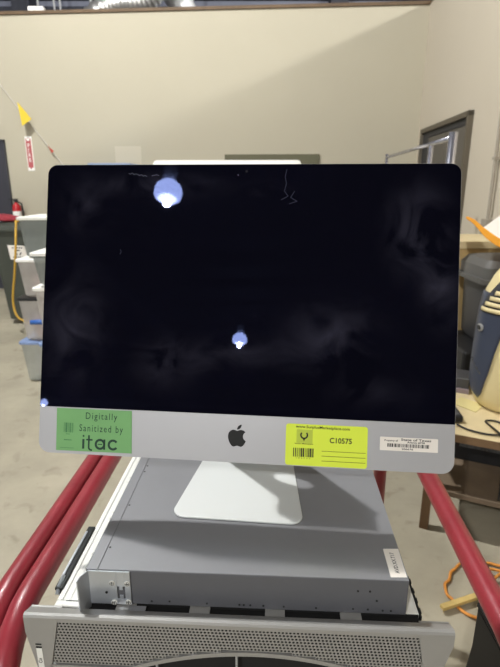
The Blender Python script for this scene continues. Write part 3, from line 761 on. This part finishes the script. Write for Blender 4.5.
x, y = W(S_of(-2.70), -.07); b = MB(); b.box(x-.1, x+.1, y-.05, y+.05, 3.545, 3.61); o = b.build('white_block', M['white'], None, bevel=.015); tag(o, 'small white block lying on the wall top, far left', 'block')

# ------------------------------------------------------------------ right background
# tube rack
rk = empty('tube_rack', (1.17, 3.9, 0), 0, 'bare chrome tube rack standing before the double door', 'rack')
def rl(x_, y_, z_): return (x_-1.17, y_-3.9, z_)
A3 = (1.08, 2.865); B3 = (1.262, 4.91)
def lp(t): return (A3[0]+(B3[0]-A3[0])*t, A3[1]+(B3[1]-A3[1])*t)
MB().tube([rl(*A3, .02), rl(*A3, 1.734)], .0235, 16).build('post', M['chrome'], rk, smooth=True)
MB().tube([rl(*B3, .02), rl(*B3, 1.734)], .014, 12).build('post', M['chrome'], rk, smooth=True)
MB().tube([rl(*lp(.22), .1), rl(*lp(.22), 1.706)], .015, 12).build('post', M['chrome'], rk, smooth=True)
MB().tube([rl(*A3, 1.706), rl(*B3, 1.706)], .013, 12).build('top_bar', M['chrome'], rk, smooth=True)
MB().tube([rl(*A3, .12), rl(*B3, .12)], .016, 12).build('bottom_bar', M['chrome'], rk, smooth=True)
for P in (A3, B3): MB().tube([rl(P[0]-.25, P[1], .02), rl(P[0]+.02, P[1], .02)], .018, 12).build('foot', M['chrome'], rk, smooth=True)
# wooden pole leaning
o = MB().tube([(1.50, 3.95, .02), (1.655, 4.35, 1.52)], .013, 10).build('wooden_pole', M['plyedge'], None, smooth=True); tag(o, 'thin brown wooden pole leaning beside the door, right of computer', 'pole')
# wooden crate
cr = empty('wooden_crate', (1.165, 3.02, 0), 0, 'tall tan plywood crate behind the charcoal lidded tote', 'crate')
MB().box(0, .64, 0, .42, 0, 1.10).build('body', M['tan'], cr, bevel=.004)
MB().box(-.012, .652, -.012, .432, 1.10, 1.145).build('lid', M['ply'], cr, bevel=.004)
for a in (0.01, .58): MB().box(a, a+.05, -.014, 0, .02, 1.08).build('batten', M['ply'], cr)
# dark trunk and charcoal tote above it
b = MB(); b.box(1.13, 1.76, 2.52, 2.95, 0, .62); tk = b.build('black_chest', M['black'], None, bevel=.015); tag(tk, 'black storage chest on the floor under the charcoal tote', 'chest')
MB().box(1.40, 1.53, 2.505, 2.52, .45, .5).build('latch', M['blacksteel'], tk)
ct = empty('charcoal_tote', (1.22, 2.57, .622), 0, 'charcoal grey plastic tote with domed lid behind the air conditioner', 'storage box')
b = MB(); b.loft([[(a, c_, z) for a, c_ in rrect(i, .54-i, i, .36-i, .04, 4)] for i, z in ((.05, 0), (.03, .03), (.015, .36))]); smooth_angle(b.build('body', M['binblk'], ct))
b = MB(); b.loft([[(a, c_, z) for a, c_ in rrect(i, .54-i, i, .36-i, .05, 4)] for i, z in ((-.02, .345), (-.022, .37), (-.005, .372), (-.005, .43), (.02, .465), (.06, .475))]); smooth_angle(b.build('lid', mat('grey_lid', (84, 83, 80), .5), ct))
# orange scoop with white sheet
sc = empty('orange_tray', (1.10, 2.62, 1.11), 0, 'orange curved plastic tray lying on the charcoal tote', 'tray')
def oL(u, v, y_): return at_px(u, v, y_)-Vector((1.10, 2.62, 1.10))
pa = bez([oL(466, 219.5, 2.62), oL(474, 224, 2.60), oL(484, 234, 2.55), oL(496, 243, 2.5), oL(510, 250, 2.46), oL(540, 262, 2.42)], 6)
b = MB(); rings = []
for i, q in enumerate(pa):
    w_ = .006+.015*min(1, i/14); d_ = Vector((.35, .93, 0)) * .30*min(1, .25+i/14)
    rings.append([q+Vector((0, 0, w_)), q+Vector((0, 0, -w_)), q+d_+Vector((0, 0, -w_)), q+d_+Vector((0, 0, w_*.2))])
b.loft(rings); b.build('tray', M['orange'], sc, bevel=.004)
b = MB(); q = [oL(483, 231.5, 2.60), oL(500, 219, 2.66), oL(525, 212, 2.72), oL(540, 250, 2.5), oL(500, 243, 2.53)]
b.add([v for v in q]+[v+Vector((0, .004, .003)) for v in q], [(0, 1, 2, 3, 4), (9, 8, 7, 6, 5)]+[(i, (i+1) % 5, 5+(i+1) % 5, 5+i) for i in range(5)])
o = b.build('paper_sheet', M['paper']); o.location = (1.10, 2.62, 1.115); tag(o, 'white paper sheet lying in the orange tray', 'paper')

# low work table
TA = -math.radians(25)
tb = empty('work_table', (.752, 1.905, 0), TA, 'low wooden work table with pale top and brown lower shelf', 'table')
MB().box(-.01, 1.2, -.01, .62, .470, .492).build('table_top', M['ply'], tb, bevel=.003)
MB().box(-.01, 1.2, -.016, -.0105, .458, .4905).build('apron', M['plyedge'], tb)
MB().box(.04, 1.18, .0, .6, .190, .215).build('shelf', M['shelf'], tb, bevel=.003)
for a in (0, 1.14):
    for c_ in (0, .57): MB().box(a, a+.038, c_, c_+.038, 0, .469).build('leg', M['plyedge'], tb, bevel=.003)
def TL(a, c_, z): ca, sa = math.cos(TA), math.sin(TA); return (.752+a*ca-c_*sa, 1.905+a*sa+c_*ca, z)
o = empty('black_box', TL(.10, .30, .216), TA, 'black equipment box on the shelf under the table', 'box')
MB().box(0, .30, 0, .2, 0, .12).build('body', M['black'], o, bevel=.006); MB().box(.02, .28, -.004, 0, .07, .09).build('front_strip', M['greydev'], o)
o = empty('white_box', TL(.43, .25, .216), TA, 'small white box on the shelf beside the black equipment box', 'box')
MB().box(0, .07, 0, .12, 0, .08).build('body', M['white'], o, bevel=.004); MB().box(-.001, .071, .05, .07, -.0, .081).build('tape', M['paper'], o)
# router, note, grey case, cable on the table
o = empty('network_router', TL(.01, .06, .493), TA+.35, 'black network device with grey mesh top on the table corner', 'router')
MB().box(-.06, .12, 0, .16, .003, .030).build('body', M['black'], o, bevel=.004); MB().box(-.05, .11, .012, .15, .030, .032).build('mesh_top', M['greydev'], o)
for q in (-.03, .0, .03, .06): MB().box(q, q+.018, -.002, .0, .008, .02).build('port', M['blacksteel'], o)
o = MB().prism([TL(.06, .30, 0)[:2], TL(.17, .24, 0)[:2], TL(.20, .34, 0)[:2], TL(.10, .39, 0)[:2]], .493, .495).build('yellow_note', M['sticky']); tag(o, 'pale yellow note paper lying beside the router', 'paper')
o = empty('grey_case', TL(.0, .455, .493), TA, 'dark grey flat case at the back of the table', 'case')
MB().box(-.02, .13, 0, .13, 0, .075).build('body', M['binblk'], o, bevel=.006); MB().box(-.02, .13, -.012, .0, .0, .022).build('front_rail', mat('mauve_rail', (142, 128, 132), .6), o)
o = MB().tube(bez([TL(.10, .07, .499), TL(.15, .035, .499), TL(.24, .03, .499), TL(.38, .09, .499), TL(.50, .10, .499), TL(.62, .05, .499)], 8), .0042, 8).build('power_cable', M['black'], None, smooth=True); tag(o, 'thin black cable curving along the front of the table', 'cable')
o = MB().tube(bez([TL(.30, .13, .499), TL(.25, .17, .499), TL(.21, .15, .500), TL(.235, .08, .508), TL(.26, .02, .514), TL(.285, -.03, .498), TL(.29, -.035, .40), TL(.29, -.035, .25)], 8), .0042, 8).build('power_cable', M['black'], None, smooth=True); tag(o, 'black cable dropping over the front edge of the table', 'cable')

# portable air conditioner
AC = Vector((1.240, 2.125, .494))
ac = empty('portable_air_conditioner', AC, math.atan2(-AC.x, AC.y)*1.0, 'cream portable air conditioner with navy front panel standing on table', 'air conditioner')
prof = [(.0, .170), (.02, .195), (.06, .214), (.14, .222), (.24, .222), (.36, .220), (.46, .216), (.53, .205), (.59, .180), (.64, .150), (.68, .105), (.70, .05)]
def rad(h):
    for (a, ra), (b_, rb_) in zip(prof, prof[1:]):
        if a <= h <= b_: return ra+(rb_-ra)*(h-a)/(b_-a)
    return prof[-1][1]
def sup(r_, phi, ex=2.6, off=0.):
    c_, s_ = math.cos(phi), math.sin(phi)
    q = (abs(c_)**ex+abs(s_)**ex)**(-1/ex); return ((r_+off)*q*c_, (r_*.85+off)*q*s_)
NS = 40
b = MB(); b.loft([[(*sup(r_, 2*PI*i/NS), h) for i in range(NS)] for h, r_ in prof]); smooth_angle(b.build('body', M['cream'], ac), .9)
# front faces -y; phi=-90 deg is the front, left silhouette is towards 180
def panel(name, lohi, m, off, n=16, hs=24, h0=0, h1=1):
    b_ = MB(); vs = []; fs = []
    for i in range(hs+1):
        h = h0+(h1-h0)*i/hs; a, c_ = lohi(h)
        for k_ in range(n+1):
            phi = math.radians(-90)+math.radians(a+(c_-a)*k_/n); x_, y_ = sup(rad(h), phi, off=off); vs.append((x_, y_, h))
    for i in range(hs):
        for k_ in range(n): q_ = i*(n+1)+k_; fs.append((q_, q_+1, q_+n+2, q_+n+1))
    b_.add(vs, fs); o_ = b_.build(name, m, ac, smooth=True, solid=.004); return o_
def pl(h):
    h0, h1 = .055, .53; u_ = (h-h0)/(h1-h0); u_ = min(max(u_, 0), 1)
    wl = 1-(1-min(u_/.35, 1))**2; wl = math.sqrt(max(wl, 0))
    wr = math.sqrt(max(0, min(1, 1-(1-min(u_/1.0, 1))**2)))
    return -46-30*wl, -46+10*min(1, wr*1.4)+22*u_*u_
panel('front_panel', pl, M['navy'], .003, h0=.055, h1=.53)
for k_ in range(5):
    h_ = .452+k_*.025
    panel('louvre_slat', lambda h, a=-57+k_*5: (a, 30), M['cream'], .010, n=12, hs=2, h0=h_, h1=h_+.017)
panel('louvre_recess', lambda h: (-62+(h-.445)*130, 32), M['doord'], .0045, n=12, hs=6, h0=.445, h1=.58)
x_, y_ = sup(rad(.375), math.radians(-90-54), off=.01)
b = MB(); nrm = Vector((x_, y_, 0)).normalized(); tg_ = Vector((-nrm.y, nrm.x, 0))
rings = [[Vector((x_, y_, .375))+tg_*r_*1.0*math.cos(2*PI*i/20)+Vector((0, 0, r_*.75*math.sin(2*PI*i/20)))+nrm*o_ for i in range(20)] for r_, o_ in ((.022, -.006), (.022, .001), (.015, .003))]
b.loft(rings); b.build('dial_ring', M['bezel'], ac, smooth=False)
b = MB(); rings = [[Vector((x_, y_, .375))+tg_*r_*math.cos(2*PI*i/20)+Vector((0, 0, r_*.75*math.sin(2*PI*i/20)))+nrm*o_ for i in range(20)] for r_, o_ in ((.0145, .002), (.0135, .0065))]
b.loft(rings); b.build('dial_knob', M['blacksteel'], ac)
b = MB()
for k_ in range(8):
    phi = math.radians(-90-62+k_*2.6); h_ = .22-.007*k_; x1, y1 = sup(rad(h_), phi, off=.0085)
    b.box(x1-.004, x1+.004, y1-.001, y1+.001, h_, h_+.006+.004*(k_ % 2))
b.build('brand_lettering', M['greydev'], ac)

# black bin beside the cart
BK = mat('dull_black', (9, 9, 10), .5, spec=.25)
bb = empty('black_bin', (.486, .455, 0), 0, 'black square bin standing outside the right cart rail', 'bin')
b = MB(); b.loft([[(a, c_, z) for a, c_ in rrect(-i, .42+i, -i, .415+i, .012, 3)] for i, z in ((.03, 0), (.0, .50), (.0, .60))]); smooth_angle(b.build('body', BK, bb))
b = MB(); b.box(-.0, .42, -.0, .415, .601, .612); b.build('lid', BK, bb, bevel=.003)
# orange extension cord on floor
def fpx(u, v, z=.008):
    p_ = at_px(u, v, 1.0); d_ = p_-Vector((0, 0, HC)); k_ = (z-HC)/d_.z; return Vector((0, 0, HC))+d_*k_
cp = [(520, 560), (503, 566), (488, 563), (478, 566), (462, 563), (455, 569), (451, 572), (449, 580), (445, 584), (447, 594), (452, 599), (456, 605), (464, 612), (474, 617), (490, 622)]
b = MB().tube(bez([fpx(*q, .010) for q in cp], 6), .0055, 8)
b.tube(bez([fpx(520, 566, .03), fpx(503, 571, .03), fpx(490, 569, .028), fpx(470, 572, .012)], 6), .0055, 8)
b.tube(bez([fpx(525, 562, .05), fpx(500, 574, .03), fpx(493, 584, .012), fpx(505, 596, .012)], 6), .0055, 8)
o = b.build('extension_cord', M['cord'], None, smooth=True); tag(o, 'orange extension cord looped on the floor behind the right rail', 'cord')
a, c_ = fpx(441, 613, 0), fpx(492, 596, 0); dv = (c_-a).normalized(); nv = Vector((-dv.y, dv.x, 0))*.011
b = MB(); b.prism([(a-nv)[:2], (c_-nv)[:2], (c_+nv)[:2], (a+nv)[:2]], .0168, .031); o = b.build('wood_strip', M['lumber'], None, bevel=.002); tag(o, 'pale lumber strip lying over the orange cord on the floor', 'lumber')

# ------------------------------------------------------------------ added ambient fill, let in where the hall is left open
w = bpy.data.worlds.new('world'); scn.world = w; w.use_nodes = True
bgd = w.node_tree.nodes['Background']; bgd.inputs['Color'].default_value = (.97, .98, 1, 1); bgd.inputs['Strength'].default_value = .6
